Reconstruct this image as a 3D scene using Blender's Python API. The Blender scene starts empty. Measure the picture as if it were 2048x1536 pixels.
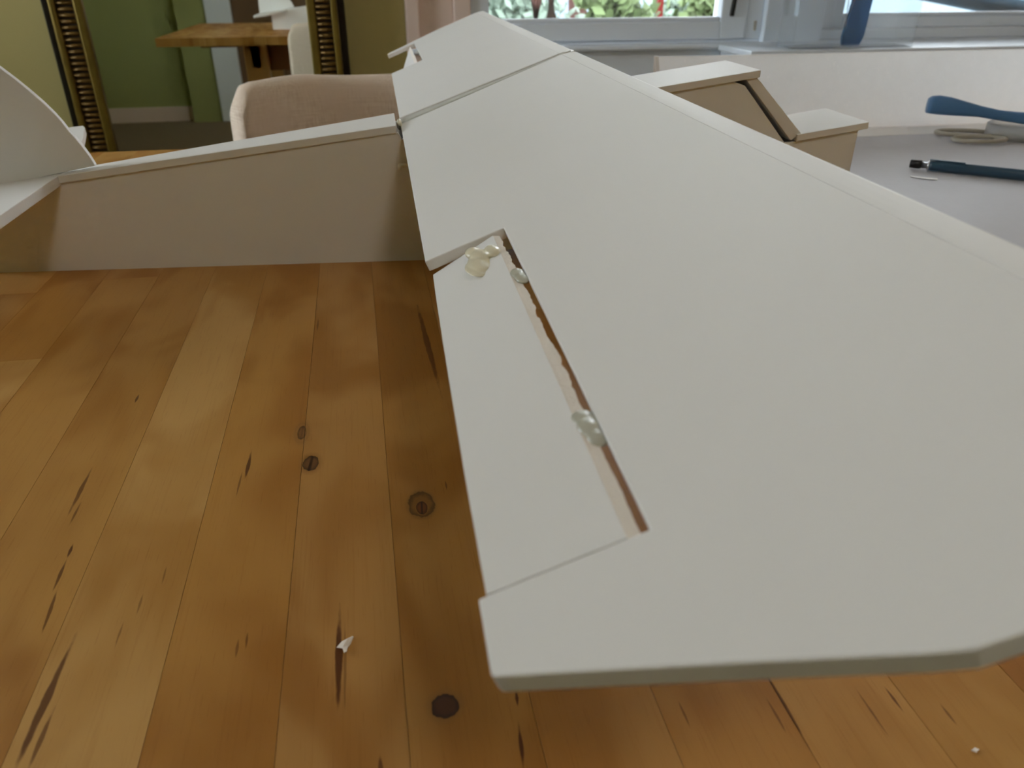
import bpy, bmesh, math, random
from mathutils import Vector, Matrix
random.seed(7)
sc = bpy.context.scene
COL = sc.collection
R = math.radians

# ------------------------------------------------------------------ camera, world, exposure
# world frame: z = 0 is the table top, y runs along the table's staves, metres
cd = bpy.data.cameras.new('camera'); cam = bpy.data.objects.new('camera', cd); COL.objects.link(cam)
cam.location = (0, 0, 0.22)
cam.rotation_euler = (R(90 - 28.8), 0, R(-10.6))
cd.sensor_fit = 'HORIZONTAL'; cd.sensor_width = 36.0; cd.lens = 36.0 * 1538.0 / 2048.0
cd.clip_start = 0.01; cd.clip_end = 200
cd.dof.use_dof = True; cd.dof.focus_distance = 0.42; cd.dof.aperture_fstop = 17.0
sc.camera = cam
vs = sc.view_settings
vs.view_transform = 'Standard'; vs.look = 'None'; vs.gamma = 1.0; vs.use_curve_mapping = False
vs.exposure = 0.17
cy = sc.cycles
cy.max_bounces = 6; cy.diffuse_bounces = 4; cy.glossy_bounces = 3; cy.transmission_bounces = 4; cy.transparent_max_bounces = 12
cy.caustics_reflective = False; cy.caustics_refractive = False; cy.use_adaptive_sampling = True; cy.adaptive_threshold = 0.1; cy.adaptive_min_samples = 16

wd = bpy.data.worlds.new('overcast_sky'); sc.world = wd; wd.use_nodes = True
bg = wd.node_tree.nodes['Background']
bg.inputs['Color'].default_value = (0.93, 0.955, 1.0, 1); bg.inputs['Strength'].default_value = 8.2

FILL_LAMP = 17.0       # strength of the added fill lamp

# ------------------------------------------------------------------ materials
class NT:
    def __init__(s, name):
        s.m = bpy.data.materials.new(name); s.m.use_nodes = True
        s.t = s.m.node_tree; s.b = s.t.nodes['Principled BSDF']; s.out = s.t.nodes['Material Output']
    def n(s, kind, **kw):
        nd = s.t.nodes.new(kind)
        for k, v in kw.items(): setattr(nd, k, v)
        return nd
    def set(s, sock, v):
        if hasattr(v, 'is_output') or isinstance(v, bpy.types.NodeSocket): s.t.links.new(v, sock)
        else: sock.default_value = v
    def math(s, op, a, b=0.0, clamp=False):
        nd = s.n('ShaderNodeMath', operation=op, use_clamp=clamp); s.set(nd.inputs[0], a); s.set(nd.inputs[1], b); return nd.outputs[0]
    def mix(s, f, a, b, blend='MIX'):
        nd = s.n('ShaderNodeMix', data_type='RGBA', blend_type=blend)
        s.set(nd.inputs[0], f); s.set(nd.inputs[6], a); s.set(nd.inputs[7], b); return nd.outputs[2]
    def ramp(s, v, lo, hi, a=0.0, b=1.0):
        nd = s.n('ShaderNodeMapRange', interpolation_type='SMOOTHSTEP')
        s.set(nd.inputs[0], v)
        for i, q in zip((1, 2, 3, 4), (lo, hi, a, b)): nd.inputs[i].default_value = q
        return nd.outputs[0]
    def noise(s, vec, scale, detail=3.0, rough=0.5, dist=0.0):
        nd = s.n('ShaderNodeTexNoise'); s.set(nd.inputs['Vector'], vec)
        nd.inputs['Scale'].default_value = scale; nd.inputs['Detail'].default_value = detail
        nd.inputs['Roughness'].default_value = rough; nd.inputs['Distortion'].default_value = dist
        return nd.outputs[0]
    def mapping(s, vec, scale=(1, 1, 1), loc=(0, 0, 0)):
        nd = s.n('ShaderNodeMapping'); s.set(nd.inputs[0], vec); nd.inputs[1].default_value = loc; nd.inputs[3].default_value = scale
        return nd.outputs[0]
    def pos(s): return s.n('ShaderNodeNewGeometry').outputs['Position']
    def objco(s): return s.n('ShaderNodeTexCoord').outputs['Object']
    def bump(s, h, strength, dist=0.001):
        nd = s.n('ShaderNodeBump'); nd.inputs['Strength'].default_value = strength; nd.inputs['Distance'].default_value = dist
        s.set(nd.inputs['Height'], h); s.t.links.new(nd.outputs[0], s.b.inputs['Normal'])
    def done(s, col=None, rough=None, spec=None, metal=None):
        if col is not None: s.set(s.b.inputs['Base Color'], col)
        if rough is not None: s.set(s.b.inputs['Roughness'], rough)
        if spec is not None: s.b.inputs['Specular IOR Level'].default_value = spec
        if metal is not None: s.b.inputs['Metallic'].default_value = metal
        return s.m

def rgb(r, g, b):
    f = lambda c: ((c / 255.0) / 12.92 if c / 255.0 < .04045 else ((c / 255.0 + .055) / 1.055) ** 2.4)
    return (f(r), f(g), f(b), 1.0)

def plain(name, col, rough=0.5, spec=0.4, metal=0.0, var=0.06, scale=30.0, bump=0.0):
    t = NT(name); p = t.pos(); nz = t.noise(p, scale, 4)
    dark = tuple(c * (1 - var) for c in col[:3]) + (1,); lite = tuple(min(1, c * (1 + var)) for c in col[:3]) + (1,)
    if bump: t.bump(t.noise(p, scale * 4, 4), bump)
    return t.done(t.mix(nz, dark, lite), rough, spec, metal)

M = {}
M['foam'] = plain('white_foam_board', rgb(233, 231, 227), 0.55, 0.35, var=0.015, scale=18, bump=0.03)
M['foam_core'] = plain('white_foam_core', rgb(246, 238, 228), 0.85, 0.15, var=0.03, scale=300, bump=0.5)
M['glue'] = plain('cream_hot_glue', rgb(232, 224, 198), 0.18, 0.6, var=0.05, scale=200, bump=0.1)
M['glue_grey'] = plain('grey_clear_glue', rgb(186, 184, 168), 0.2, 0.6, var=0.08, scale=200, bump=0.15)
M['tape'] = plain('milky_joint_tape', rgb(206, 206, 198), 0.3, 0.5, var=0.05, scale=120, bump=0.1)
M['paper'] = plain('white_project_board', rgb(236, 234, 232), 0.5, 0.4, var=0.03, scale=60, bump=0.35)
M['paper_shaded'] = plain('shaded_board_face', rgb(198, 197, 202), 0.55, 0.35, var=0.03, scale=60, bump=0.35)  # same board, with the shade on the flat sheet put into a greyer colour
def backlit():
    t = NT('translucent_white_board'); p = t.pos(); nz = t.noise(p, 70, 5, .65)
    sp = t.ramp(t.noise(t.mapping(p, (260, 260, 160)), 1.0, 2), .62, .75)
    col = t.mix(nz, rgb(240, 239, 238), rgb(248, 247, 246)); col = t.mix(t.math('MULTIPLY', sp, .5), col, rgb(252, 250, 248))
    t.set(t.b.inputs['Base Color'], col); t.b.inputs['Roughness'].default_value = .6
    tr = t.n('ShaderNodeBsdfTranslucent'); t.set(tr.inputs[0], col)
    mx = t.n('ShaderNodeMixShader'); mx.inputs[0].default_value = .65
    t.t.links.new(t.b.outputs[0], mx.inputs[1]); t.t.links.new(tr.outputs[0], mx.inputs[2]); t.t.links.new(mx.outputs[0], t.out.inputs[0])
    return t.m
M['backlit'] = backlit()
M['white_paint'] = plain('white_window_paint', rgb(234, 243, 252), 0.4, 0.4, var=0.02, scale=8)  # white paint with the blue of the daylight put into its colour
M['warm_trim'] = plain('warm_white_trim', rgb(236, 214, 200), 0.45, 0.35, var=0.02, scale=8)  # white trim with pinkish bounced light put into its colour
M['wall_warm_lit'] = plain('warm_lit_wall_paint', rgb(196, 182, 120), 0.7, 0.2, var=0.05, scale=2.5, bump=0.02)  # same paint as the green walls, warm light put into the colour
M['wall_green'] = plain('green_wall_paint', rgb(164, 170, 110), 0.7, 0.2, var=0.05, scale=2.5)
M['ceiling'] = plain('ceiling_white', rgb(240, 238, 232), 0.8, 0.1, var=0.02, scale=3)
M['carpet'] = plain('grey_brown_carpet', rgb(138, 124, 104), 0.95, 0.05, var=0.12, scale=120, bump=0.6)
M['dark_bronze'] = plain('dark_bronze', rgb(48, 42, 20), 0.4, 0.5, 0.3, var=0.25, scale=60)
M['gold'] = plain('antique_gold', rgb(118, 98, 36), 0.35, 0.5, 0.55, var=0.25, scale=40)
M['rib_gold'] = plain('aged_rib_gold', rgb(124, 96, 46), 0.4, 0.5, 0.45, var=0.25, scale=90)
M['channel'] = plain('black_brown_channel', rgb(38, 26, 10), 0.6, 0.3, var=0.2, scale=60)
M['blue'] = plain('blue_plastic', rgb(80, 122, 166), 0.4, 0.45, var=0.05, scale=40)
t = NT('translucent_blue_plastic'); bc = t.mix(t.noise(t.pos(), 30, 2), rgb(104, 158, 200), rgb(114, 168, 208))
t.set(t.b.inputs['Base Color'], bc); tr = t.n('ShaderNodeBsdfTranslucent'); t.set(tr.inputs[0], bc); mx = t.n('ShaderNodeMixShader'); mx.inputs[0].default_value = .6
t.t.links.new(t.b.outputs[0], mx.inputs[1]); t.t.links.new(tr.outputs[0], mx.inputs[2]); t.t.links.new(mx.outputs[0], t.out.inputs[0]); M['blue_clear'] = t.m
M['navy'] = plain('dark_navy_plastic', rgb(46, 72, 92), 0.3, 0.5, var=0.08, scale=40)
M['black'] = plain('black_plastic', rgb(18, 20, 24), 0.35, 0.5, var=0.1, scale=40)
M['grip'] = plain('grey_beige_plastic', rgb(176, 170, 156), 0.4, 0.45, var=0.05, scale=40)
M['steel'] = plain('brushed_steel', rgb(190, 192, 196), 0.28, 0.5, 1.0, var=0.06, scale=150)
M['ceramic'] = plain('white_ceramic', rgb(232, 236, 244), 0.3, 0.5, var=0.02, scale=20)
M['oak'] = plain('oak_table_leg', rgb(186, 138, 76), 0.4, 0.4, var=0.15, scale=20)
M['walnut'] = plain('brown_wood', rgb(120, 76, 34), 0.4, 0.4, var=0.2, scale=14)
M['oak_door'] = plain('brown_wooden_door', rgb(112, 86, 60), 0.45, 0.4, var=0.2, scale=6)
M['bark'] = plain('tree_bark', rgb(84, 58, 52), 0.9, 0.1, var=0.35, scale=9, bump=0.5)
M['bark_dark'] = plain('dark_tree_bark', rgb(56, 44, 36), 0.9, 0.1, var=0.35, scale=9, bump=0.5)
M['leaf'] = plain('garden_leaf', rgb(92, 108, 70), 0.7, 0.2, var=0.3, scale=6)
M['pale_leaf'] = plain('pale_garden_leaf', rgb(122, 138, 124), 0.7, 0.2, var=0.35, scale=6)
M['ground'] = plain('pale_street', rgb(90, 104, 112), 0.9, 0.1, var=0.1, scale=1.5)
M['red'] = plain('red_post_paint', rgb(124, 30, 28), 0.5, 0.3, var=0.06, scale=10)
M['pale_blue'] = plain('pale_blue_roofing', rgb(66, 90, 104), 0.7, 0.2, var=0.05, scale=3)

def linen():
    t = NT('beige_linen'); p = t.pos()
    a = t.noise(t.mapping(p, (420, 420, 26)), 1.0, 2); b = t.noise(t.mapping(p, (30, 30, 420)), 1.0, 2)
    w = t.math('MULTIPLY', t.math('ADD', a, b), 0.5)
    big = t.noise(p, 9, 3)
    col = t.mix(t.ramp(w, .35, .65), rgb(208, 186, 162), rgb(240, 226, 208))
    col = t.mix(t.ramp(big, .35, .7), col, rgb(228, 208, 188))
    t.bump(w, 0.25)
    return t.done(col, 0.9, 0.1)
M['linen'] = linen()

def mirror_glass():
    t = NT('mirror_silvering'); p = t.pos()
    col = t.mix(t.noise(p, 3, 2), rgb(226, 232, 224), rgb(232, 236, 228))
    return t.done(col, 0.015, 0.5, 1.0)
M['mirror'] = mirror_glass()

def clear(name, tint, gloss=0.06, haze=0.0, hazecol=(.8, .85, .88, 1), ior=1.45):
    t = NT(name); t.t.nodes.remove(t.b)
    tr = t.n('ShaderNodeBsdfTransparent'); tr.inputs[0].default_value = tint
    gl = t.n('ShaderNodeBsdfGlossy'); gl.inputs['Roughness'].default_value = 0.05
    fr = t.n('ShaderNodeFresnel'); fr.inputs[0].default_value = ior
    nz = t.noise(t.pos(), 14, 2)
    f = t.math('ADD', fr.outputs[0], t.math('MULTIPLY', nz, gloss), True)
    mx = t.n('ShaderNodeMixShader'); t.t.links.new(f, mx.inputs[0])
    t.t.links.new(tr.outputs[0], mx.inputs[1]); t.t.links.new(gl.outputs[0], mx.inputs[2])
    last = mx
    if haze:
        df = t.n('ShaderNodeBsdfDiffuse'); df.inputs[0].default_value = hazecol
        tl_ = t.n('ShaderNodeBsdfTranslucent'); tl_.inputs[0].default_value = hazecol
        m3 = t.n('ShaderNodeMixShader'); m3.inputs[0].default_value = .6
        t.t.links.new(df.outputs[0], m3.inputs[1]); t.t.links.new(tl_.outputs[0], m3.inputs[2])
        m2 = t.n('ShaderNodeMixShader'); m2.inputs[0].default_value = haze
        t.t.links.new(mx.outputs[0], m2.inputs[1]); t.t.links.new(m3.outputs[0], m2.inputs[2]); last = m2
    t.t.links.new(last.outputs[0], t.out.inputs[0])
    return t.m
M['pane'] = clear('window_glass', (.96, .985, .99, 1), 0.02)
M['clear'] = clear('clear_plastic', (.98, .99, .99, 1), 0.02, 0.30, (.98, .98, .98, 1), 1.2)
M['bin'] = clear('hazy_clear_plastic', (.985, .995, 1.0, 1), 0.02, 0.06, (.95, .97, .98, 1), 1.12)

# --- butcher-block wood: staves get their tone from the object colour; knots and streaks sit at their place in the table
KNOTS = [  # x, y, rx, ry of core, halo factor, core colour, crack strength
    (0.0112, 0.2875, .0062, .0098, 1.3, rgb(138, 92, 38), 0),
    (0.0112, 0.2850, .0026, .0050, 1.2, rgb(112, 62, 26), .9),
    (0.0100, 0.1760, .0047, .0050, 1.6, rgb(78, 46, 28), 0),
    (-0.0404, 0.3310, .0040, .0066, 1.7, rgb(112, 72, 36), .8),
    (-0.0462, 0.3610, .0024, .0066, 2.4, rgb(136, 90, 42), .3),
]
STREAKS = [  # x, y, slope dx/dy, rx, ry, strength
    (.0292, .4580, -.0235, .0022, .074, .75), (-.0254, .2040, 0, .0016, .0260, .95), (-.0232, .2005, 0, .0006, .021, .5),
    (-.1230, .2030, .03, .0017, .032, .85), (-.1195, .1880, .03, .0010, .014, .7), (-.0710, .3350, .02, .0011, .0145, .9),
    (-.0735, .3200, .02, .0006, .012, .6), (-.1468, .3280, 0, .0012, .020, .75), (-.1440, .3100, .02, .0007, .010, .6),
    (.0344, .1747, .1, .0007, .0036, .95), (.0322, .1560, .1, .0008, .0095, .95), (-.1380, .2680, -.02, .0008, .0110, .8),
    (-.1384, .2830, -.02, .0008, .0050, .9), (-.1355, .2480, -.08, .0008, .0140, .75), (-.1412, .4155, 0, .0009, .0060, .85),
    (-.0426, .5010, 0, .0008, .0120, .6), (.1226, .1550, 0, .0007, .020, .8), (.1604, .1510, 0, .0006, .0060, .8),
    (.1500, .1480, 0, .0005, .0100, .6), (.1180, .1520, 0, .0005, .0080, .6), (-.0122, .1560, 0, .0012, .0060, .8),
    (.0880, .1580, 0, .0005, .0060, .6), (.1745, .1420, 0, .0006, .0050, .6), (-.1020, .2450, 0, .0006, .0060, .5),
    (-.1060, .2300, 0, .0005, .0070, .5), (-.0620, .2150, 0, .0006, .0050, .6), (-.0590, .2180, 0, .0005, .0045, .6),
    (-.0960, .2600, 0, .0005, .0060, .5), (.0240, .3000, 0, .0005, .0040, .7)]

def wood(x0, x1):
    near = lambda cx, rx: x0 - rx * 2 < cx < x1 + rx * 2
    t = NT('birch_butcher_block'); p = t.pos()
    sx = t.n('ShaderNodeSeparateXYZ'); t.t.links.new(p, sx.inputs[0]); X, Y = sx.outputs[0], sx.outputs[1]
    oi = t.n('ShaderNodeObjectInfo')
    off = t.n('ShaderNodeCombineXYZ'); t.set(off.inputs[2], t.math('MULTIPLY', oi.outputs['Random'], 40.0))
    v = t.n('ShaderNodeVectorMath', operation='ADD'); t.t.links.new(p, v.inputs[0]); t.t.links.new(off.outputs[0], v.inputs[1]); pv = v.outputs[0]
    fig = t.noise(t.mapping(pv, (20, 9, 1)), 1.0, 2, .5, .6)        # cross figure, broad amber clouds
    grain = t.noise(t.mapping(pv, (620, 14, 1)), 1.0, 3, .6)
    fine = t.noise(t.mapping(pv, (1500, 60, 1)), 1.0, 2, .6)
    base = oi.outputs['Color']
    amber = t.mix(1.0, base, (.82, .70, .48, 1), 'MULTIPLY')
    pale = t.mix(1.0, base, (1.10, 1.12, 1.2, 1), 'MULTIPLY')
    col = t.mix(t.ramp(fig, .36, .62), amber, pale)
    col = t.mix(t.math('MULTIPLY', t.ramp(grain, .52, .72), .22), col, t.mix(1.0, col, (.72, .58, .40, 1), 'MULTIPLY'))
    col = t.mix(t.math('MULTIPLY', t.ramp(fine, .60, .74), .30), col, t.mix(1.0, col, (.62, .46, .30, 1), 'MULTIPLY'))
    wob = t.math('MULTIPLY', t.math('SUBTRACT', t.noise(t.mapping(p, (160, 60, 1)), 1.0, 3), .5), .0007)
    Xw = t.math('ADD', X, wob)
    sn = t.noise(t.mapping(p, (500, 110, 1)), 1.0, 3)
    kn = t.noise(t.mapping(p, (420, 260, 1)), 1.0, 3)
    for (cx, cy, rx, ry, hf, kc, ck) in [q for q in KNOTS if near(q[0], q[2])]:
        dx = t.math('DIVIDE', t.math('SUBTRACT', Xw, cx), rx); dy = t.math('DIVIDE', t.math('SUBTRACT', Y, cy), ry)
        e = t.math('SQRT', t.math('ADD', t.math('MULTIPLY', dx, dx), t.math('MULTIPLY', dy, dy)))
        halo = t.math('SINE', t.math('MULTIPLY', e, 9.0))
        hmask = t.ramp(e, hf, 1.0)
        col = t.mix(t.math('MULTIPLY', hmask, .65), col, t.mix(t.math('MULTIPLY', t.math('ADD', halo, 1.0), .2), rgb(150, 104, 52), rgb(104, 66, 28)))
        e = t.math('ADD', e, t.math('MULTIPLY', t.math('SUBTRACT', kn, .5), .5))
        core = t.mix(t.ramp(e, .55, .95), kc, tuple(c * .5 for c in kc[:3]) + (1,))
        if ck: core = t.mix(t.math('MULTIPLY', t.ramp(t.math('ABSOLUTE', t.math('SUBTRACT', dx, t.math('MULTIPLY', dy, .15))), .30, .05), ck), core, rgb(44, 22, 14))
        col = t.mix(t.ramp(e, 1.02, .94), col, core)
    for (cx, cy, k, rx, ry, st) in [q for q in STREAKS if near(q[0], q[3])]:
        yy = t.math('SUBTRACT', Y, cy)
        dx = t.math('DIVIDE', t.math('SUBTRACT', t.math('SUBTRACT', Xw, t.math('MULTIPLY', yy, k)), cx), rx); dy = t.math('DIVIDE', yy, ry)
        e = t.math('ADD', t.math('ADD', t.math('MULTIPLY', dx, dx), t.math('ABSOLUTE', dy)), t.math('MULTIPLY', t.math('SUBTRACT', sn, .5), .9))
        col = t.mix(t.math('MULTIPLY', t.ramp(e, 1.05, .5), st), col, rgb(84, 38, 8))
    t.bump(grain, 0.03, 0.0005)
    return t.done(col, t.ramp(fig, .3, .7, .46, .38), .35)
M['wood'] = wood(9, 10)

# ------------------------------------------------------------------ builders
def obj(name, bm, mat, parent=None, smooth=False, bevel=0.0, seg=2, link=True):
    me = bpy.data.meshes.new(name)
    bmesh.ops.recalc_face_normals(bm, faces=bm.faces[:])
    bm.to_mesh(me); bm.free()
    me.materials.append(M[mat])
    if smooth:
        for f in me.polygons: f.use_smooth = True
    o = bpy.data.objects.new(name, me); COL.objects.link(o)
    if parent: o.parent = parent
    if bevel:
        md = o.modifiers.new('bevel', 'BEVEL'); md.width = bevel; md.segments = seg; md.limit_method = 'ANGLE'; md.angle_limit = R(40)
    return o

def tag(o, label, cat, group=None, kind=None):
    if label: o['label'] = label
    if cat: o['category'] = cat
    if group: o['group'] = group
    if kind: o['kind'] = kind
    return o

def thing(name, label, cat, loc=(0, 0, 0), rz=0.0, group=None):
    o = bpy.data.objects.new(name, None); COL.objects.link(o); o.empty_display_size = .05
    o.location = loc; o.rotation_euler = (0, 0, rz)
    return tag(o, label, cat, group)

def box(bm, x0, x1, y0, y1, z0, z1):
    v = [bm.verts.new(p) for p in ((x0, y0, z0), (x1, y0, z0), (x1, y1, z0), (x0, y1, z0), (x0, y0, z1), (x1, y0, z1), (x1, y1, z1), (x0, y1, z1))]
    for f in ((3, 2, 1, 0), (4, 5, 6, 7), (0, 1, 5, 4), (1, 2, 6, 5), (2, 3, 7, 6), (3, 0, 4, 7)): bm.faces.new([v[i] for i in f])

def prism(bm, top, bot):
    a = [bm.verts.new(p) for p in top]; b = [bm.verts.new(p) for p in bot]; n = len(a)
    bm.faces.new(a); bm.faces.new(b[::-1])
    for i in range(n): bm.faces.new((a[i], b[i], b[(i + 1) % n], a[(i + 1) % n]))

def boxes(*bs):
    bm = bmesh.new()
    for b in bs: box(bm, *b)
    return bm

def lathe(bm, prof, n=32, c=(0, 0, 0), axis='z'):
    rings = []
    for r, h in prof:
        ring = []
        for i in range(n):
            a = 2 * math.pi * i / n
            p = (r * math.cos(a), r * math.sin(a), h)
            if axis == 'x': p = (h, p[0], p[1])
            ring.append(bm.verts.new((p[0] + c[0], p[1] + c[1], p[2] + c[2])))
        rings.append(ring)
    for a, b in zip(rings, rings[1:]):
        for i in range(n): bm.faces.new((a[i], a[(i + 1) % n], b[(i + 1) % n], b[i]))
    for r in (rings[0][::-1], rings[-1]): bm.faces.new(r)

def tube(bm, pts, rad, n=10, flat=1.0, closed=False):
    pts = [Vector(p) for p in pts]; rings = []; m = len(pts)
    for i, p in enumerate(pts):
        a = pts[(i - 1) % m] if (closed or i > 0) else p; b = pts[(i + 1) % m] if (closed or i < m - 1) else p
        d = (b - a).normalized(); u = d.cross(Vector((0, 0, 1)))
        u = u.normalized() if u.length > 1e-4 else Vector((1, 0, 0)); w = u.cross(d)
        r = rad[i] if isinstance(rad, (list, tuple)) else rad
        rings.append([bm.verts.new(p + u * r * math.cos(2 * math.pi * k / n) + w * r * flat * math.sin(2 * math.pi * k / n)) for k in range(n)])
    pairs = list(zip(rings, rings[1:])) + ([(rings[-1], rings[0])] if closed else [])
    for a, b in pairs:
        for i in range(n): bm.faces.new((a[i], a[(i + 1) % n], b[(i + 1) % n], b[i]))
    if not closed:
        bm.faces.new(rings[0][::-1]); bm.faces.new(rings[-1])

def blob(name, balls, mat, parent, voxel=.0004):
    bm = bmesh.new()
    for (c, r) in balls:
        bmesh.ops.create_icosphere(bm, subdivisions=3, radius=1.0, matrix=Matrix.Translation(c) @ Matrix.Diagonal((*r, 1)))
    o = obj(name, bm, mat, parent, True)
    md = o.modifiers.new('melt', 'REMESH'); md.mode = 'VOXEL'; md.voxel_size = voxel; md.use_smooth_shade = True
    ms = o.modifiers.new('soften', 'SMOOTH'); ms.iterations = 8
    return o

# ------------------------------------------------------------------ the room
FZ, CZ = -0.74, 1.86
WY, BY, LX, RX = 2.2, -2.05, -2.0, 2.25
def struct(name, bm, mat, label, cat, **kw):
    return tag(obj(name, bm, mat, None, **kw), label, cat, kind='structure')
struct('floor', boxes((LX - .2, RX + .2, BY - .2, WY + .25, FZ - .1, FZ)), 'carpet', 'grey brown carpeted floor under the table', 'floor')
struct('ceiling', boxes((LX - .2, RX + .2, BY - .2, WY + .25, CZ, CZ + .1)), 'ceiling', 'plain white ceiling above the room', 'ceiling')
W1 = (0.166, 1.165, -0.02, 1.45)     # opening of the window behind the wing: x0 x1 z0 z1
W2 = (1.30, 2.12, -0.02, 1.45)
struct('wall_back', boxes((LX - .2, W1[0], WY, WY + .16, FZ, CZ), (W1[0], W2[1], WY, WY + .16, FZ, W1[2]), (W1[0], W2[1], WY, WY + .16, W1[3], CZ),
       (W1[1], W2[0], WY, WY + .16, W1[2], W1[3]), (W2[1], RX + .2, WY, WY + .16, FZ, CZ)), 'wall_warm_lit', 'green wall, warm light in its yellowish colour, holding the mirror and the windows', 'wall')
WL = (.75, 1.9, .0, 1.55)
struct('wall_left', boxes((LX - .2, LX, BY, WL[0], FZ, CZ), (LX - .2, LX, WL[1], WY, FZ, CZ), (LX - .2, LX, WL[0], WL[1], FZ, WL[2]), (LX - .2, LX, WL[0], WL[1], WL[3], CZ)),
       'wall_green', 'green painted wall on the left side of the room', 'wall')
struct('wall_right', boxes((RX, RX + .2, BY, WY, FZ, CZ)), 'warm_trim', 'pale painted wall on the right side of the room', 'wall')
struct('wall_front', boxes((LX - .2, RX + .2, BY - .16, BY, FZ, CZ), (-1.13, -.93, BY, BY + .10, FZ, CZ)), 'wall_green', 'green wall behind the camera seen in the mirror', 'wall')
struct('baseboard_front', boxes((LX, -1.13, BY, BY + .018, FZ, FZ + .10)), 'warm_trim', 'white baseboard seen low in the mirror', 'baseboard')
dr = tag(thing('door_1', 'brown wooden door in a white frame reflected in the mirror', 'door'), None, None, kind='structure')
obj('door_leaf', boxes((-.76, .02, BY, BY + .05, FZ, 1.26)), 'oak_door', dr, bevel=.004)
for a, b in ((-.93, -.76), (.02, .16)): obj('door_casing', boxes((a, b, BY, BY + .12, FZ, 1.40)), 'white_paint', dr, bevel=.005)
obj('door_head', boxes((-.76, .02, BY, BY + .12, 1.27, 1.40)), 'white_paint', dr, bevel=.005)
bm = bmesh.new(); lathe(bm, [(.004, 0), (.026, .01), (.026, .03), (.004, .04)], 20); 
kb = obj('door_knob', bm, 'steel', dr, True); kb.location = (-.05, BY + .05, .2); kb.rotation_euler = (R(-90), 0, 0)

# unseen warm lamp added behind the camera to fill the shadows
lp = thing('fill_lamp', 'added round warm fill lamp behind the camera', 'lamp', (.4, -1.0, CZ))
bm = bmesh.new(); lathe(bm, [(.10, 0), (.10, -.03), (.09, -.03)], 32); obj('rose', bm, 'white_paint', lp, True)
t = NT('fill_lamp_glow'); nz = t.noise(t.pos(), 6, 1); em = t.n('ShaderNodeEmission'); t.set(em.inputs[0], t.mix(nz, (1, .90, .80, 1), (1, .92, .82, 1))); em.inputs[1].default_value = FILL_LAMP
t.t.links.new(em.outputs[0], t.out.inputs[0]); M['lamp'] = t.m
bm = bmesh.new(); lathe(bm, [(.02, -.03), (.18, -.03), (.20, -.06), (.17, -.10), (.02, -.12)], 20); obj('shade', bm, 'lamp', lp, True)

# window behind the wing
w = tag(thing('window_1', 'white framed window with trees outside behind the far wing', 'window'), None, None, kind='structure')
yF = WY - .02
obj('casing', boxes((.132, .166, yF - .012, WY, -.02, 1.50)), 'warm_trim', w, bevel=.003)
obj('jamb', boxes((.166, .256, yF + .015, WY + .05, -.02, 1.45)), 'warm_trim', w, bevel=.003)
obj('jamb_bead', boxes((.256, .300, yF, WY + .06, -.02, 1.45)), 'warm_trim', w, bevel=.004)
obj('frame', boxes((.300, 1.122, WY, WY + .07, -.02, .028), (1.075, 1.122, WY, WY + .07, .028, 1.45), (.300, 1.122, WY, WY + .07, 1.41, 1.45)), 'white_paint', w, bevel=.004)
obj('sash', boxes((.300, .350, WY - .006, WY + .05, .030, 1.40), (.996, 1.073, WY - .006, WY + .05, .030, 1.40), (.350, .996, WY - .006, WY + .05, .030, .076), (.350, .996, WY - .006, WY + .05, 1.35, 1.40)), 'white_paint', w, bevel=.004)
obj('glazing_bead', boxes((.350, .996, WY + .0, WY + .02, .076, .086)), 'white_paint', w, bevel=.003)
obj('pane', boxes((.345, 1.001, WY + .022, WY + .026, .07, 1.36)), 'pane', w)
obj('casing', boxes((1.122, 1.300, yF + .004, WY + .05, -.02, 1.50)), 'white_paint', w, bevel=.004)
lt = obj('latch', boxes((-.0045, .0045, -.012, 0, 0, .16)), 'black', w, bevel=.002); lt.location = (1.024, WY - .006, .088); lt.rotation_euler = (0, R(4), 0)
obj('latch_pin', boxes((1.098, 1.104, WY - .006, WY + .002, .05, .075)), 'grip', w, bevel=.001)
obj('stool', boxes((.14, 2.20, WY - .045, WY + .03, .008, .022)), 'white_paint', w, bevel=.005)
obj('apron', boxes((.16, 2.20, WY - .018, WY + .0, -.060, .008)), 'white_paint', w, bevel=.003)

w = tag(thing('window_2', 'white framed window behind the clear plastic bin', 'window'), None, None, kind='structure')
obj('frame', boxes((1.300, 2.12, WY, WY + .07, .022, .050), (1.300, 1.34, WY, WY + .07, .05, 1.45), (2.08, 2.12, WY, WY + .07, .05, 1.45), (1.34, 2.08, WY, WY + .07, 1.41, 1.45)), 'white_paint', w, bevel=.004)
obj('sash', boxes((1.34, 1.38, WY + .02, WY + .06, .05, 1.41), (2.04, 2.08, WY + .02, WY + .06, .05, 1.41), (1.38, 2.04, WY + .02, WY + .06, .05, .082), (1.38, 2.04, WY + .02, WY + .06, 1.37, 1.41)), 'white_paint', w, bevel=.004)
obj('glazing_bead', boxes((1.38, 2.04, WY + .015, WY + .03, .082, .090)), 'white_paint', w, bevel=.003)
obj('pane', boxes((1.37, 2.05, WY + .038, WY + .042, .08, 1.38)), 'pane', w)
obj('casing', boxes((2.12, 2.22, yF, WY + .01, -.02, 1.50)), 'white_paint', w, bevel=.004)

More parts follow.
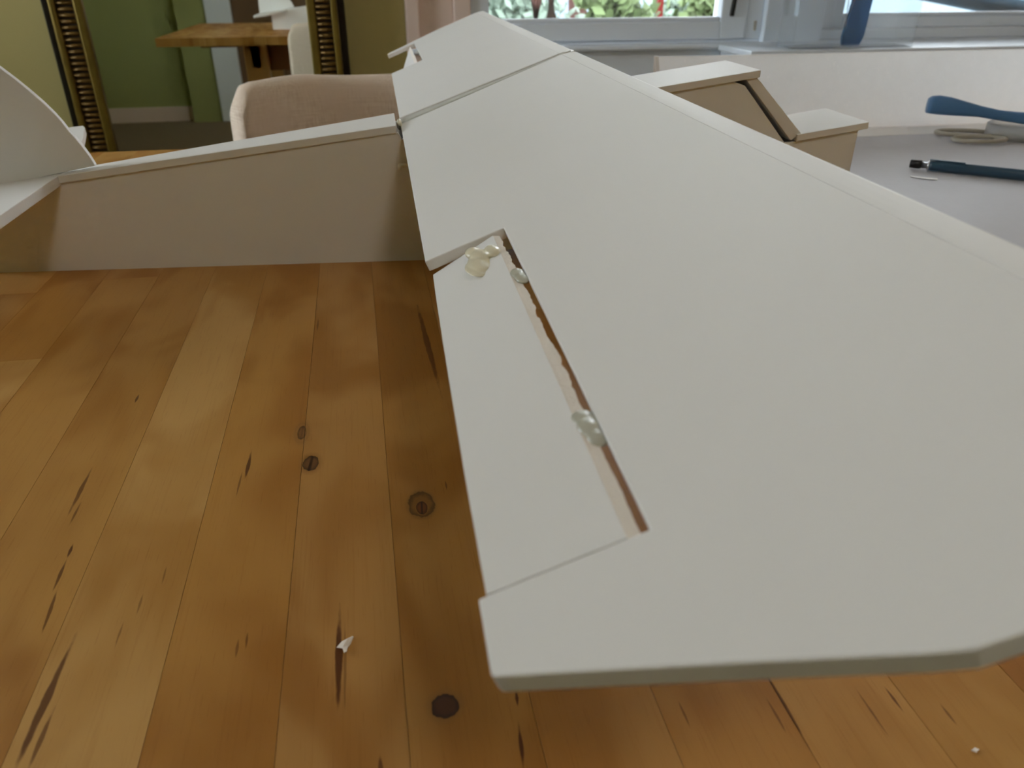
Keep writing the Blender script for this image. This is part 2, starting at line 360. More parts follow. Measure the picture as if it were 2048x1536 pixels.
def side_window(name, label, x, y0, y1, z0, z1, s):
    w = tag(thing(name, label, 'window'), None, None, kind='structure')
    a, b = sorted((x, x + s * .08))
    obj('frame', boxes((a, b, y0, y0 + .06, z0, z1), (a, b, y1 - .06, y1, z0, z1), (a, b, y0, y1, z0, z0 + .06), (a, b, y0, y1, z1 - .06, z1)), 'white_paint', w)
    ym = (y0 + y1) / 2
    obj('mullion', boxes((a, b, ym - .03, ym + .03, z0 + .06, z1 - .06)), 'white_paint', w)
    xm = (a + b) / 2
    for c, d in ((y0 + .06, ym - .03), (ym + .03, y1 - .06)): obj('pane', boxes((xm - .002, xm + .002, c, d, z0 + .06, z1 - .06)), 'pane', w)
side_window('fill_window', 'added unseen window in the left wall, letting in side light', LX - .14, WL[0], WL[1], WL[2], WL[3], 1)  # unseen window, added so daylight reaches the wing from the left

# ------------------------------------------------------------------ dining table
TX0, TX1, TY0, TY1 = -0.6718, 1.2930, 0.06, 1.115
tb = thing('dining_table', 'birch butcher block dining table under the white model airplane', 'table', (0, 0, FZ))
def tobj(name, bm, mat, parent=tb, **kw):
    o = obj(name, bm, mat, parent, **kw); o.matrix_parent_inverse = Matrix.Translation((0, 0, -FZ)); return o
tobj('core', boxes((TX0 + .002, TX1 - .002, TY0 + .002, TY1 - .002, -.027, -.0012)), 'walnut')
PITCH = .0418
TONES = [(.50, .270, .070), (.45, .218, .044), (.48, .245, .060), (.44, .212, .046), (.54, .305, .088), (.48, .243, .054), (.46, .232, .058)]
FORCED = {-6: [(TY0, .481, 4), (.481, TY1, 1)], -5: [(TY0, .62, 5), (.62, TY1, 6)], -4: [(TY0, .70, 5), (.70, TY1, 2)], -3: [(TY0, .72, 4), (.72, TY1, 4)],
          -2: [(TY0, .66, 1), (.66, TY1, 2)], -1: [(TY0, .74, 6), (.74, TY1, 6)], 0: [(TY0, .69, 3), (.69, TY1, 2)], 1: [(TY0, .78, 6), (.78, TY1, 3)],
          2: [(TY0, .5, 3), (.5, TY1, 0)], 3: [(TY0, .64, 2), (.64, TY1, 0)], 4: [(TY0, .42, 0), (.42, TY1, 5)]}
for k in range(-16, 31):
    x0 = -.0030 + (k) * PITCH
    wm = 'wood'
    if -8 <= k <= 5: wm = 'wood_%d' % k; M[wm] = wood(x0, x0 + PITCH)
    segs = FORCED.get(k)
    if not segs:
        c = TY0 + (TY1 - TY0) * random.uniform(.3, .7)
        segs = [(TY0, c, random.randrange(7)), (c, TY1, random.randrange(7))]
    for (a, b, ti) in segs:
        bm = boxes((x0 + .00010, x0 + PITCH - .00010, a + .00010, b - .00010, -.028, 0))
        o = tobj('plank', bm, wm); t = TONES[ti]; j = random.uniform(.96, 1.04)
        o.color = (t[0] * j, t[1] * j, t[2] * j, 1)
# trestle legs, rails
for x in (-.392, .93):
    for y in (.20, .93): tobj('leg', boxes((x, x + .085, y, y + .085, FZ, -.030)), 'oak', bevel=.004)
for y in (.225, .955): tobj('apron', boxes((-.307, .93, y, y + .03, -.125, -.030)), 'walnut', bevel=.003)
for x in (-.37, .955): tobj('cross_rail', boxes((x, x + .04, .20, 1.015, -.115, -.030)), 'oak', bevel=.003)
for y in (.30, .90): tobj('under_batten', boxes((-.55, -.392, y, y + .05, -.044, -.028)), 'walnut', bevel=.002)

# ------------------------------------------------------------------ model airplane
P0 = Vector((.030, .647, .1051))
S = Vector((.0262, .9997, -.0008)); Cv = Vector((.9328, -.0242, .3596)); Nv = Vector((-.3595, .0101, .9331))
AX = Vector((.9997, -.0262, 0)); SX = Vector((.0262, .9997, 0))
def wp(s, c, n=0.0): return P0 + S * s + Cv * c + Nv * n
def fp(a, s, z): q = P0 + AX * a + SX * s; q.z = z; return q
TH = .005
ap = thing('model_airplane', 'white foam board model airplane with one long wing reaching towards the camera', 'model airplane', (.03, .647, 0))
def aobj(name, bm, mat, parent=ap, **kw):
    o = obj(name, bm, mat, parent, **kw)
    if parent is ap: o.matrix_parent_inverse = Matrix.Translation(-ap.location)
    return o
def wplate(bm, pts, top=0.0, th=TH):
    prism(bm, [wp(s, c, top) for s, c in pts], [wp(s, c, top - th) for s, c in pts])
CR = .1395     # start of the rolled leading edge
near = [(-.0012, 0), (-.3265, 0), (-.3265, .0372), (-.5305, .0366), (-.5305, -.0015), (-.5496, -.0015), (-.5508, -.0008), (-.5516, .0014), (-.5675, .0420), (-.5770, .0655), (-.5792, .0720), (-.5796, .080), (-.5796, CR), (-.0012, CR)]
bm = bmesh.new(); wplate(bm, near); wn = aobj('wing_panel', bm, 'foam', bevel=.0005)
wn['label'] = 'near wing panel with the loose aileron'
far = [(.030, .0), (.326, 0), (.326, .040), (.536, .040), (.536, -.001), (.552, .0), (.5675, .042), (.577, .066), (.5796, .08), (.5796, CR), (.007, CR)]
bm = bmesh.new(); wplate(bm, far); wf = aobj('wing_panel', bm, 'foam', bevel=.0005)
wf['label'] = 'far wing panel beyond the taped joint'
def le_strip(s0, s1, par):
    bm = bmesh.new()
    prof = [(CR, 0), (.1425, -.0004), (.1460, -.0011), (.1498, -.0020), (.1510, -.0026), (.1517, -.0036), (.1519, -.0048), (.1512, -.0062), (.1495, -.0068), (.146, -.0062), (CR, -.005)]
    prism(bm, [wp(s0, c, n) for c, n in prof], [wp(s1, c, n) for c, n in prof])
    return aobj('leading_edge', bm, 'foam', par, bevel=.0004)
le_strip(-.0012, -.5796, wn); le_strip(.007, .5796, wf)
# taped centre joint: a shallow wedge between the panels with a ridge of tape
bm = bmesh.new(); wplate(bm, [(-.0012, .001), (.031, .001), (.008, .1500), (-.0012, .1500)], -.0012, .0026); jt = aobj('joint_tape', bm, 'tape')
jt['label'] = 'milky tape across the wing joint'
bm = bmesh.new(); tube(bm, [wp(.010 - .0085 * i / 12 + .0006 * math.sin(i * 2.3), .001 +    .147 * i / 12, -.0012) for i in range(13)], .0012, 8, .8); aobj('tape_ridge', bm, 'tape', jt, smooth=True)
blob('glue_dab', [(P0 + Vector((-.001, -.004, .001)), (.0022, .004, .0045)), (P0 + Vector((-.0015, -.009, .003)), (.0018, .003, .003))], 'glue', ap).matrix_parent_inverse = Matrix.Translation(-ap.location)

# aileron of the near panel: drooped at its inner end
def aileron(par, s0, s1, drop0, drop1, label):
    """s0 inner end, s1 outer end; drop: droop angle in degrees at each end"""
    ns, nc = 24, 4; cT = .0312
    def apt(s, c, n, d):
        a = R(d); x = c - .0345
        return wp(s, .0345 + x * math.cos(a) - n * math.sin(a) * -1, n * math.cos(a) + x * math.sin(a))
    bm = bmesh.new(); g = {}
    for side in (0, 1):
        for i in range(ns + 1):
            u = i / ns; s = s0 + (s1 - s0) * u; d = drop0 + (drop1 - drop0) * min(1, u * 1.25) ** .8
            for j in range(nc + 1):
                c = cT * j / nc
                g[side, i, j] = bm.verts.new(apt(s, c + .0004, -.0044 if side else 0, d))
    for i in range(ns):
        for j in range(nc):
            bm.faces.new((g[0, i, j], g[0, i + 1, j], g[0, i + 1, j + 1], g[0, i, j + 1])); bm.faces.new((g[1, i, j], g[1, i, j + 1], g[1, i + 1, j + 1], g[1, i + 1, j]))
        for j in (0, nc): bm.faces.new((g[0, i, j], g[1, i, j], g[1, i + 1, j], g[0, i + 1, j]))
    for j in range(nc):
        for i in (0, ns): bm.faces.new((g[0, i, j], g[0, i, j + 1], g[1, i, j + 1], g[1, i, j]))
    al = aobj('aileron', bm, 'foam', par); al['label'] = label
    # rough hand-cut foam bevel along the hinge
    bm = bmesh.new(); m = 90; A = []; B = []; D = []
    rr = random.Random(3); jit = 0
    for i in range(m + 1):
        u = i / m; s = s0 + (s1 - s0) * u
        jit = jit * .55 + rr.uniform(-.0005, .0005) * (1.0 if u < .7 else .25)
        d = (drop0 + (drop1 - drop0) * min(1, u * 1.25) ** .8); A.append(apt(s, cT + .0003, -.0001, d)); B.append(apt(s, .0347 + jit, -.0018, d)); D.append(apt(s, cT, -.0043, d))
    va = [bm.verts.new(p) for p in A]; vb = [bm.verts.new(p) for p in B]; vd = [bm.verts.new(p) for p in D]
    for i in range(m):
        bm.faces.new((va[i], va[i + 1], vb[i + 1], vb[i])); bm.faces.new((vb[i], vb[i + 1], vd[i + 1], vd[i])); bm.faces.new((vd[i], vd[i + 1], va[i + 1], va[i]))
    bm.faces.new((va[0], vb[0], vd[0])); bm.faces.new((va[m], vd[m], vb[m]))
    fb = aobj('foam_bevel', bm, 'foam_core', al); fb['label'] = 'rough white foam bevel along the hinge gap'
    return al
al = aileron(wn, -.3285, -.5303, 10.5, 0.0, 'drooping aileron of the near wing')
aileron(wf, .329, .533, 52, 48, 'steeply drooping aileron of the far wing')
def dab(name, s, c, n, balls, mat, par, label=None):
    o = blob(name, [(wp(s + a, c + b, n + d), r) for (a, b, d, r) in balls], mat, par)
    if label: o['label'] = label
dab('hinge_glue', -.379, .0352, -.002, [(0.002, -.0006, .0006, (.0032, .0050, .0016)), (-.003, 0, .0006, (.0030, .0052, .0014))], 'glue_grey', al, 'grey glue hinge near the inner end')
dab('hinge_glue', -.4875, .0350, -.002, [(.0045, -.0010, .0006, (.0036, .0042, .0016)), (0, -.0006, .0007, (.0036, .0046, .0016)), (-.0045, 0, .0004, (.0030, .0044, .0014))], 'glue_grey', al, 'grey glue hinge halfway along')
dab('glue_blob', -.348, .0235, -.0015, [(.006, -.002, .0016, (.0040, .0058, .0022)), (.001, .0055, .0014, (.0036, .0056, .0020)), (.002, .0005, .0012, (.0050, .0060, .0019)), (-.004, -.0010, .0007, (.0052, .0090, .0014)), (-.008, -.003, .0004, (.0052, .0090, .0010))], 'glue', al, 'cream blob of hot glue on the aileron')

# fuselage, pitched nose up on its flat belly
def hw(a): return .0265 + .0712 * a if a < .04 else min(.0330, .02935 + .0332 * (a - .04))
def ztop(a): return .1100 + .128 * a
def side(sgn):
    bm = bmesh.new()
    def pan(poly):
        prism(bm, [fp(a, sgn * hw(a), z) for a, z in poly], [fp(a, sgn * (hw(a) - .0045), z) for a, z in poly])
    pan([(-.330, .0), (.04, .0), (.04, .1130), (.0, .0985), (-.003, ztop(-.003) - .0060), (-.330, ztop(-.330) - .0060)])
    pan([(.04, .0), (.15, .016), (.15, .1225), (.138, .1455), (.04, .1130)])
    pan([(.15, .016), (.380, .047), (.380, .0955), (.3160, .0868), (.2735, .1330), (.264, .1360), (.15, .1215)])
    o = aobj('fuselage_side', bm, 'foam'); return o
side(-1)['label'] = 'shaded fuselage side facing the camera'; side(1)
bm = bmesh.new()
pts = [(-.262, hw(-.262) + .002), (-.004, hw(0) + .0012)]
ring = [(a, -h) for a, h in pts] + [(a, h) for a, h in pts[::-1]]
prism(bm, [fp(a, s, ztop(a)) for a, s in ring], [fp(a, s, ztop(a) - .0058) for a, s in ring]); aobj('top_plate', bm, 'foam', bevel=.0005)
def xplate(name, a0, a1, z0, z1, h, th=.0055):
    bm = bmesh.new(); r = [(a0, -h, z0), (a1, -h, z1), (a1, h, z1), (a0, h, z0)]
    prism(bm, [fp(a, s, z) for a, s, z in r], [fp(a, s, z - th) for a, s, z in r]); return aobj(name, bm, 'foam', bevel=.0004)
xplate('cabin_roof', .150, .2845, .1268, .1447, .0350)
xplate('hood_plate', .3245, .3870, .0940, .1024, .0355)
xplate('belly_plate', .02, .378, .0055, .0525, .0285)
bm = bmesh.new()
pr = [(.2735, .1380), (.2830, .1390), (.3290, .0945), (.3205, .0890)]
prism(bm, [fp(a, -.0332, z) for a, z in pr], [fp(a, .0332, z) for a, z in pr]); aobj('windshield', bm, 'foam', bevel=.0004)
bm = bmesh.new(); pr = [(.3765, .052), (.3815, .052), (.3815, .0962), (.3765, .0956)]
prism(bm, [fp(a, -.028, z) for a, z in pr], [fp(a, .028, z) for a, z in pr]); aobj('nose_plate', bm, 'foam')
# tailplane and fin
stab = [(-.262, -.135), (-.266, -.160), (-.285, -.175), (-.345, -.175), (-.360, -.160), (-.385, .240), (-.380, .256), (-.338, .258), (-.326, .254), (-.320, .240), (-.306, .192), (-.2914, .139), (-.2750, .0918), (-.264, .055), (-.262, .025)]
bm = bmesh.new(); prism(bm, [fp(a, s, ztop(a)) for a, s in stab], [fp(a, s, ztop(a) - .0078) for a, s in stab]); aobj('tailplane', bm, 'foam', bevel=.0005)
fin = [(-.2057, .0815), (-.2085, .0895), (-.2118, .0969), (-.2148, .1025), (-.218, .1074), (-.2212, .1142), (-.225, .1206), (-.2310, .1290), (-.2378, .1371), (-.2455, .1455), (-.2534, .1534), (-.263, .161), (-.276, .169), (-.295, .177), (-.318, .181), (-.340, .180), (-.345, .0575)]
bm = bmesh.new()
def fpt(x, z, s): q = P0 + AX * ((x - .030) / .9997) + SX * s; q.z = z; return q
prism(bm, [fpt(x, z, -.0025) for x, z in fin], [fpt(x, z, .0025) for x, z in fin]); aobj('tail_fin', bm, 'foam', bevel=.0005)
o = blob('glue_dab', [(Vector((.0285, .6155, .0800)), (.004, .002, .0016)), (Vector((.0255, .6150, .0790)), (.0014, .0016, .0026))], 'glue', ap); o.matrix_parent_inverse = Matrix.Translation(-ap.location)

# ------------------------------------------------------------------ folded white board and the tools on it
bd = thing('folded_board', 'large folded white board lying on the table below the windows', 'board', (.85, .8, 0))
def bobj(name, bm, mat, par, root, **kw):
    o = obj(name, bm, mat, par, **kw); o.matrix_parent_inverse = Matrix.Translation(-root.location); return o
bobj('base_sheet', boxes((.455, 1.27, .42, 1.005, .0002, .0042)), 'paper_shaded', bd, bd, bevel=.0006)
bm = bmesh.new(); pr = [(1.006, .0042), (1.040, .0085), (1.040, .0045), (1.006, .0004)]
prism(bm, [(.40, y, z) for y, z in pr], [(1.27, y, z) for y, z in pr]); bobj('fold_band', bm, 'paper', bd, bd, bevel=.0005)
bm = bmesh.new(); pr = [(1.0415, .0085), (1.0500, .1090), (1.0545, .1086), (1.0460, .0060)]
prism(bm, [(.392, y, z) for y, z in pr], [(1.27, y, z) for y, z in pr]); bobj('back_flap', bm, 'backlit', bd, bd, bevel=.0006)
bm = bmesh.new(); pr = [(1.040, .010), (1.0500, .1098), (1.045, .1098), (1.005, .010)]
prism(bm, [(.388, y, z) for y, z in pr], [(.393, y, z) for y, z in pr]); bobj('end_flap', bm, 'paper', bd, bd, bevel=.0005)

# clear round cap, with the blue tool lying across it
cp = thing('clear_jar', 'low clear round jar under the blue handle', 'jar', (.885, .955, .0045))
bm = bmesh.new(); lathe(bm, [(.0330, 0), (.0345, .002), (.0345, .018), (.0325, .0200), (.0300, .0200), (.0300, .004), (.0290, .003)], 40); obj('shell', bm, 'clear', cp, True)
bm = bmesh.new(); lathe(bm, [(.018, .0031), (.018, .015), (.015, .015), (.015, .0031)], 32); obj('inner_ring', bm, 'clear', cp, True)

tl = thing('blue_tool', 'flat blue plastic handle resting on the clear jar', 'tool', (.885, .955, .0245))
def arm(d, w): return None
P = [(-.118, .0015, .0125), (-.114, .0030, .0155), (-.104, .004, .0170), (-.090, .004, .0160), (-.070, .003, .0125), (-.050, .002, .0088), (-.025, 0, .0078), (.0, 0, .0085), (.012, 0, .0100), (.018, 0, .0075), (.030, 0, .0070), (.085, 0, .0070), (.095, 0, .004)]
dirx = Vector((.93, -.37, 0)).normalized(); diry = Vector((.37, .93, 0)).normalized()
bm = bmesh.new(); rings = []
for (d, zz, hwid) in P:
    c = dirx * d + Vector((0, 0, .0075 + zz + .0 - .09 * d)); t = .0062
    ring = []
    for k in range(16):
        a = 2 * math.pi * k / 16; q = abs(math.cos(a)) ** .6 * math.copysign(1, math.cos(a)); e = abs(math.sin(a)) ** .6 * math.copysign(1, math.sin(a))
        ring.append(bm.verts.new(c + diry * hwid * q * .62 + Vector((0, 0, 1)) * (.3 * t + hwid * .62) * e))
    rings.append(ring)
for a, b in zip(rings, rings[1:]):
    for i in range(16): bm.faces.new((a[i], a[(i + 1) % 16], b[(i + 1) % 16], b[i]))
bm.faces.new(rings[0][::-1]); bm.faces.new(rings[-1]); obj('handle', bm, 'blue', tl, True)
bm = bmesh.new(); tube(bm, [dirx * d + Vector((0, 0, .0075 - .09 * d)) for d in (.09, .16)], .0028, 10); obj('blade', bm, 'steel', tl, True)

# scissors with two loop handles
sz = thing('scissors', 'scissors with grey beige loop handles on the white board', 'scissors', (.84, .955, .0045), R(-14))
def loop(cx, cy, rx, ry, rot):
    bm = bmesh.new(); pts = []
    for i in range(36):
        a = 2 * math.pi * i / 36; x, y = rx * math.cos(a), ry * math.sin(a)
        pts.append((cx + x * math.cos(rot) - y * math.sin(rot), cy + x * math.sin(rot) + y * math.cos(rot), .0045))
    tube(bm, pts, .0028, 10, 1.0, True); return bm
obj('handle', loop(-.012, .020, .042, .0185, R(-6)), 'grip', sz, True)
obj('handle', loop(-.016, -.022, .036, .0170, R(7)), 'grip', sz, True)
for s in (1, -1):
    bm = bmesh.new(); tube(bm, [(.022, .012 * s, .0045), (.045, .006 * s, .0045), (.066, .0, .0045)], [.005, .0055, .006], 10, .8); obj('shank', bm, 'grip', sz, True)
for s in (1, -1):
    bm = bmesh.new(); z = .0045 + .0012 * s
    prism(bm, [(.060, .006 * s, z + .001), (.060, -.006 * s, z + .001), (.165, -.001 * s, z + .001), (.13, .005 * s, z + .001)], [(.060, .006 * s, z - .001), (.060, -.006 * s, z - .001), (.165, -.001 * s, z - .001), (.13, .005 * s, z - .001)])
    obj('blade', bm, 'steel', sz)
bm = bmesh.new(); lathe(bm, [(.004, .003), (.0045, .0085), (.003, .0095)], 16, (.068, 0, 0)); obj('pivot_screw', bm, 'steel', sz, True)

# mechanical pencil
pc = thing('mechanical_pencil', 'dark blue mechanical pencil lying on the white board', 'pencil', (.632, .820, .0045))
ang = math.atan2(-.078, .092); pc.rotation_euler = (0, 0, ang)
def seg(name, prof, mat, z=.0046):
    bm = bmesh.new(); lathe(bm, [(r * 1.35, x * 1.1) for x, r in prof], 20, (0, 0, z * 1.32), 'x'); return obj(name, bm, mat, pc, True)
seg('push_button', [(0, .0030), (.001, .0036), (.011, .0036), (.0115, .0028)], 'black')
seg('collar', [(.0115, .0028), (.017, .0028), (.0172, .0040), (.019, .0042)], 'steel')
seg('barrel', [(.019, .0042), (.022, .0044), (.115, .0044), (.118, .0040), (.134, .0036), (.142, .0016)], 'navy')
bm = boxes((.020, .057, -.0018, .0018, .0121, .0133)); obj('clip', bm, 'navy', pc, bevel=.0005)
bm = boxes((.020, .026, -.0018, .0018, .0105, .0122)); obj('clip_root', bm, 'steel', pc)
seg('tip', [(.142, .0016), (.150, .0008)], 'steel')

def scrap(name, label, pts, z, mat, group=None, curl=.001, rad=None):
    bm = bmesh.new(); n = len(pts); cx = sum(p[0] for p in pts) / n; cy = sum(p[1] for p in pts) / n
    t = [(x, y, z + .0005 + curl * ((i * 37) % 5) / 5) for i, (x, y) in enumerate(pts)]
    prism(bm, t, [(x, y, q - .0004) for x, y, q in t])
    return tag(obj(name, bm, mat), label, 'scrap', group)
scrap('paper_scrap', 'small folded white paper scrap beside the pencil', [(.612, .788), (.618, .779), (.631, .767), (.628, .763), (.615, .772), (.608, .783)], .0045, 'paper')
scrap('foam_crumb', 'torn white foam crumb on the bare wood by a dark streak', [(-.0262, .2082), (-.0243, .2100), (-.0222, .2104), (-.0205, .2122), (-.0200, .2112), (-.0212, .2090), (-.0222, .2068), (-.0224, .2046), (-.0236, .2048), (-.0240, .2066)], 0.0, 'foam_core', curl=.0016)
scrap('foam_crumb', 'tiny pale foam speck on the wood below the wing tip', [(.1725, .1285), (.1740, .1290), (.1748, .1280), (.1735, .1274)], 0.0, 'foam_core', curl=.0006)

# ------------------------------------------------------------------ dining chair at the table's far side
ch = thing('dining_chair', 'beige linen upholstered chair between the table and the mirror', 'chair', (.05, 1.445, FZ))
def cobj(name, bm, mat, **kw):
    o = obj(name, bm, mat, ch, **kw); o.matrix_parent_inverse = Matrix.Translation((-.03, -1.48, -FZ)); return o
bm = bmesh.new(); nu, nv = 40, 16; grid = {}
def top(t): return .052 + .006 * math.exp(-((t + .62) / .22) ** 2) + .006 * math.exp(-((t - .62) / .22) ** 2) - .03 * max(0, (abs(t) - .92) / .08) ** 2.2
for i in range(nu + 1):
    t = -1 + 2 * i / nu
    x = .035 + .250 * t; y = 1.430 - .085 * t * t
    nrm = Vector((.25, -.17 * t, 0)).normalized(); nrm = Vector((nrm.y, -nrm.x, 0))   # towards the table
    h1 = top(t); th = .022
    for k in range(nv * 2):
        # closed section: up the inner face, over the round top, down the outer face
        f = k / (nv * 2 - 1)
        if f < .40: z = -.34 + (h1 - th + .34) * (f / .40); d = th
        elif f <= .60:
            a = math.pi * (f - .40) / .20; z = h1 - th + th * math.sin(a); d = th * math.cos(a)
        else: z = h1 - th - (h1 - th + .34) * ((f - .60) / .40); d = -th
        d += .004 * math.sin(max(0, min(1, (z + .34) / .36)) * math.pi) * (1 if f < .5 else -1)
        lean = .06 * (z + .3)
        grid[i, k] = bm.verts.new((x + nrm.x * d, y + nrm.y * d + lean, z))
for i in range(nu):
    for k in range(nv * 2 - 1): bm.faces.new((grid[i, k], grid[i + 1, k], grid[i + 1, k + 1], grid[i, k + 1]))
    bm.faces.new((grid[i, nv * 2 - 1], grid[i + 1, nv * 2 - 1], grid[i + 1, 0], grid[i, 0]))
bm.faces.new([grid[0, k] for k in range(nv * 2)]); bm.faces.new([grid[nu, k] for k in range(nv * 2)][::-1])
cobj('backrest', bm, 'linen', smooth=True)
cobj('seat', boxes((-.20, .27, 1.15, 1.40, -.355, -.265)), 'linen', bevel=.02, seg=4)
cobj('seat_frame', boxes((-.19, .26, 1.16, 1.44, -.39, -.350)), 'oak', bevel=.004)
for x in (-.17, .24):
    for y, dy in ((1.18, -.02), (1.41, .05)):
        bm = bmesh.new(); prism(bm, [(x - .016, y - .016, -.36), (x + .016, y - .016, -.36), (x + .016, y + .016, -.36), (x - .016, y + .016, -.36)], [(x - .011, y - .011 + dy, FZ), (x + .011, y - .011 + dy, FZ), (x + .011, y + .011 + dy, FZ), (x - .011, y + .011 + dy, FZ)])
        cobj('leg', bm, 'oak')

# ------------------------------------------------------------------ framed mirror on the back wall
MX0, MX1, MZ0, MZ1 = -.700, -.018, -.36, .98
mr = thing('wall_mirror', 'tall mirror in an ornate ribbed antique gold frame behind the chair', 'mirror', (-.3585, 2.12, MZ0))
mr.rotation_euler = (R(-.5), 0, R(.5))
HW, HH = (MX1 - MX0) / 2, MZ1 - MZ0      # local: x across, y into the wall, z up from the bottom
obj('glass', boxes((-HW + .08, HW - .08, 0, .004, .08, HH - .08)), 'mirror', mr)
obj('backing', boxes((-HW + .004, HW - .004, .006, .03, .004, HH - .004)), 'channel', mr)
BANDS = [('outer_moulding', 0, .018, .006, 'dark_bronze'), ('gold_bead', .018, .034, -.014, 'gold'), ('ribbed_channel', .034, .070, -.002, 'channel'), ('inner_bead', .070, .091, -.012, 'gold')]
for (nm, d0, d1, yf, mt) in BANDS:
    for sd in ('l', 'r', 'b', 't'):
        bm = bmesh.new()
        if sd in 'lr':
            s = -1 if sd == 'l' else 1
            a = [(s * (HW - d0), d0), (s * (HW - d1), d1), (s * (HW - d1), HH - d1), (s * (HW - d0), HH - d0)]
        else:
            f = (lambda z: z) if sd == 'b' else (lambda z: HH - z)
            a = [(-(HW - d0), f(d0)), ((HW - d0), f(d0)), ((HW - d1), f(d1)), (-(HW - d1), f(d1))]
        cxm = sum(p[0] for p in a) / 4
        prism(bm, [(x, yf, z) for x, z in a], [(x, .012, z) for x, z in a])
        obj(nm, bm, mt, mr, bevel=.006 if mt == 'gold' else .002, seg=3)
# ribs: half-round bars across the channel, one shared mesh
bm = bmesh.new(); n = 6; L = .017; ra = []; rb = []
for k in range(n + 1):
    a = math.pi * k / n; ra.append(bm.verts.new((-L, -.0075 * math.sin(a), .0048 * math.cos(a)))); rb.append(bm.verts.new((L, -.0075 * math.sin(a), .0048 * math.cos(a))))
for k in range(n): bm.faces.new((ra[k], ra[k + 1], rb[k + 1], rb[k]))
bm.faces.new(ra[::-1]); bm.faces.new(rb)
rib0 = obj('rib', bm, 'rib_gold', mr, True); rm = rib0.data; first = True
def rib(x, z, rot):
    global first
    o = rib0 if first else bpy.data.objects.new('rib', rm)
    if not first: COL.objects.link(o); o.parent = mr
    first = False; o.location = (x, -.002, z); o.rotation_euler = (0, rot, 0)
RP = .01290; nz = int((HH - .10) / RP); cxx = HW - .052
for s in (-1, 1):
    for i in range(nz): rib(s * cxx, .058 + i * RP, 0)
nx = int((2 * HW - .12) / RP)
for z in (.052, HH - .052):
    for i in range(nx): rib(-HW + .066 + i * RP, z, R(90))

# ------------------------------------------------------------------ clear bin on the sill with a blue scoop inside
BY0 = 1.985
bn = thing('clear_bin', 'tall clear plastic bin standing on a ledge at the window, with a blue strip inside', 'bin', (1.275, 2.02, .022))
bnw, bnd, bnh, tkn = .172, .042, .30, .002
M4 = [(-bnw, -bnd), (bnw, -bnd), (bnw, bnd), (-bnw, bnd)]
obj('front_wall', boxes((-bnw, bnw, -bnd, -bnd + tkn, 0, bnh)), 'bin', bn, bevel=.0006)
obj('back_wall', boxes((-bnw, bnw, bnd - tkn, bnd, 0, bnh)), 'bin', bn, bevel=.0006)
for s in (-1, 1):
    a, b = sorted((s * bnw, s * (bnw - tkn))); obj('side_wall', boxes((a, b, -bnd + tkn, bnd - tkn, 0, bnh)), 'bin', bn)
obj('bottom', boxes((-bnw + tkn, bnw - tkn, -bnd + tkn, bnd - tkn, 0, .004)), 'bin', bn)
bs = thing('blue_scoop', 'blue plastic strip standing inside the clear bin', 'utensil', (1.29, 2.02, .026))
bm = bmesh.new(); pr = [(-.026, 0), (.026, 0), (.034, .02), (.048, .27), (.010, .29), (-.004, .20), (-.028, .02)]
prism(bm, [(x, -.006, z) for x, z in pr], [(x, .006, z) for x, z in pr]); obj('blade', bm, 'blue_clear', bs, bevel=.003)
bm = bmesh.new(); tube(bm, [(-.030, -.010, .045), (-.014, -.010, .125), (-.034, -.010, .12)], .0018, 8, 1.0, True); obj('wire_clip', bm, 'ceramic', bs, True)
# ledge the bin stands on
lg = tag(obj('trim_1', boxes((.98, 2.2, 1.955, WY - .045, .004, .021)), 'white_paint', bevel=.003), 'white ledge in front of the window carrying the clear bin', 'ledge', kind='structure')
obj('bracket', boxes((1.0, 2.18, 2.06, WY - .018, -.05, .004)), 'white_paint', lg)

# ------------------------------------------------------------------ outside
struct('ground', boxes((-30, 60, WY + .8, 70, -1.35, -1.25)), 'ground', 'pale street ground outside the windows', 'ground')
def tree(x, y, r, mat, lean, label, seed):
    rr = random.Random(seed); r *= 1.5
    t = thing('garden_tree', label, 'tree', (x, y, -1.25), 0, 'trees outside the window')
    pts = [(lean * i * .25 + rr.uniform(-.03, .03), rr.uniform(-.03, .03), i * .45) for i in range(9)]
    bm = bmesh.new(); tube(bm, pts, [r * (1.25 if i == 0 else 1 - .05 * i) for i in range(9)], 12); obj('trunk', bm, mat, t, True)
    for k in range(3):
        i = rr.randrange(4, 7); a = rr.uniform(0, 6.28); p = Vector(pts[i]); d = Vector((math.cos(a), math.sin(a), .9))
        bm = bmesh.new(); tube(bm, [p, p + d * .4, p + d * .9 + Vector((0, 0, .2))], [r * .5, r * .4, r * .2], 8); obj('branch', bm, mat, t, True)
    bm = bmesh.new()
    for k in range(700):
        p = Vector((rr.gauss(0, .28), rr.gauss(0, .28), 3.7 + rr.gauss(0, .5))); a = Vector((rr.uniform(-1, 1), rr.uniform(-1, 1), rr.uniform(-1, 1))).normalized() * .09; b = a.orthogonal().normalized() * .06
        vs_ = [bm.verts.new(q) for q in (p - a, p + b, p + a, p - b)]; bm.faces.new(vs_)
    o = obj('foliage', bm, 'leaf', t); o['kind'] = 'stuff'
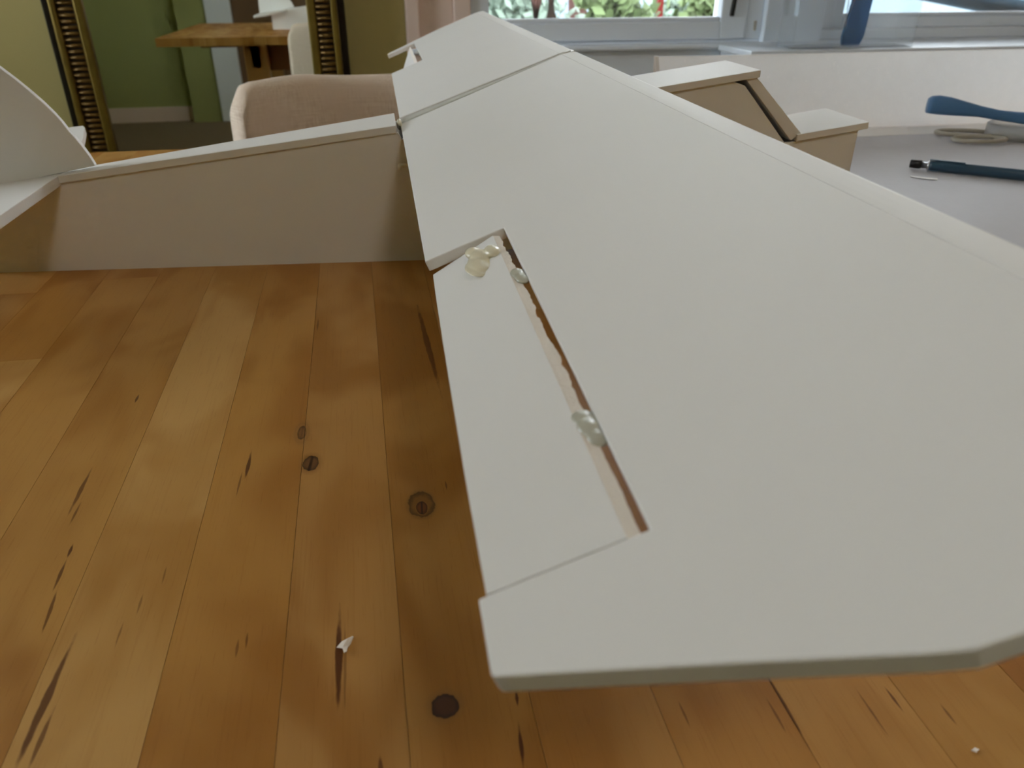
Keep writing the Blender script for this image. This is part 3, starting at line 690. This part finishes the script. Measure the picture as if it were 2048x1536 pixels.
def shrub(x, y, w, h, mat, label, seed):
    rr = random.Random(seed); t = thing('garden_shrub', label, 'shrub', (x, y, -1.25), 0, 'shrubs outside the window')
    for k in range(4):
        bm = bmesh.new(); a = rr.uniform(0, 6.28); tube(bm, [(0, 0, 0), (math.cos(a) * w * .2, math.sin(a) * w * .2, h * .5), (math.cos(a) * w * .4, math.sin(a) * w * .4, h * .85)], [.03, .02, .01], 6); obj('stem', bm, 'bark_dark', t, True)
    bm = bmesh.new()
    for k in range(1500):
        u = rr.random(); p = Vector((rr.gauss(0, w * .36), rr.gauss(0, w * .36), h * (.15 + .85 * u) + rr.gauss(0, .06))); a = Vector((rr.uniform(-1, 1), rr.uniform(-1, 1), rr.uniform(-1, 1))).normalized() * .075; b = a.orthogonal().normalized() * .05
        vs_ = [bm.verts.new(q) for q in (p - a, p + b, p + a, p - b)]; bm.faces.new(vs_)
    o = obj('foliage', bm, mat, t); o['kind'] = 'stuff'
def at(u, Y): return math.tan(math.atan((u - 1024) / 1755.0) + R(10.6)) * Y
tree(at(1068, 5.2), 5.2, .046, 'bark', .02, 'pinkish barked tree, leftmost trunk seen through the window', 1)
tree(at(1108, 7.6), 7.6, .060, 'bark_dark', -.05, 'dark slim tree just right of the pinkish trunk', 2)
tree(at(1150, 10.2), 10.2, .085, 'bark', .08, 'leaning brown tree in the middle of the window', 3)
tree(at(1222, 13), 13, .13, 'bark_dark', .03, 'mossy dark tree left of the red post', 4)
shrub(at(1238, 7.0), 7.0, .35, 1.25, 'leaf', 'green shrub at the foot of the mossy tree', 5)
shrub(at(1020, 9.0), 9.0, .8, 1.2, 'pale_leaf', 'pale green shrub at the left end of the window view', 6)
shrub(at(1400, 10.0), 10.0, .7, 1.15, 'pale_leaf', 'pale bright shrub right of the red post', 7)
shrub(at(1455, 8.0), 8.0, .45, 1.2, 'leaf', 'fresh green shrub by the right end of the window view', 8)
rp = thing('red_post', 'thin red post standing outside the window', 'post', (at(1327, 8.0), 8.0, -1.25))
bm = bmesh.new(); lathe(bm, [(.035, 0), (.035, 2.3), (.02, 2.34)], 16); obj('pole', bm, 'red', rp, True)
bm = bmesh.new(); lathe(bm, [(.09, 0), (.09, .03), (.04, .05)], 16); obj('base', bm, 'red', rp, True)
rf = thing('shed_roof', 'pale blue sloping roof outside the right window', 'roof', (at(2000, 5.0), 5.0, -1.02))
bm = bmesh.new(); prism(bm, [(-.9, -.6, 1.20), (1.2, -.6, .86), (1.2, .8, .86), (-.9, .8, 1.20)], [(-.9, -.6, 1.14), (1.2, -.6, .80), (1.2, .8, .80), (-.9, .8, 1.14)]); obj('roof_sheet', bm, 'pale_blue', rf)
obj('shed_wall', boxes((-.8, 1.1, -.5, .7, -.23, .82)), 'pale_blue', rf)
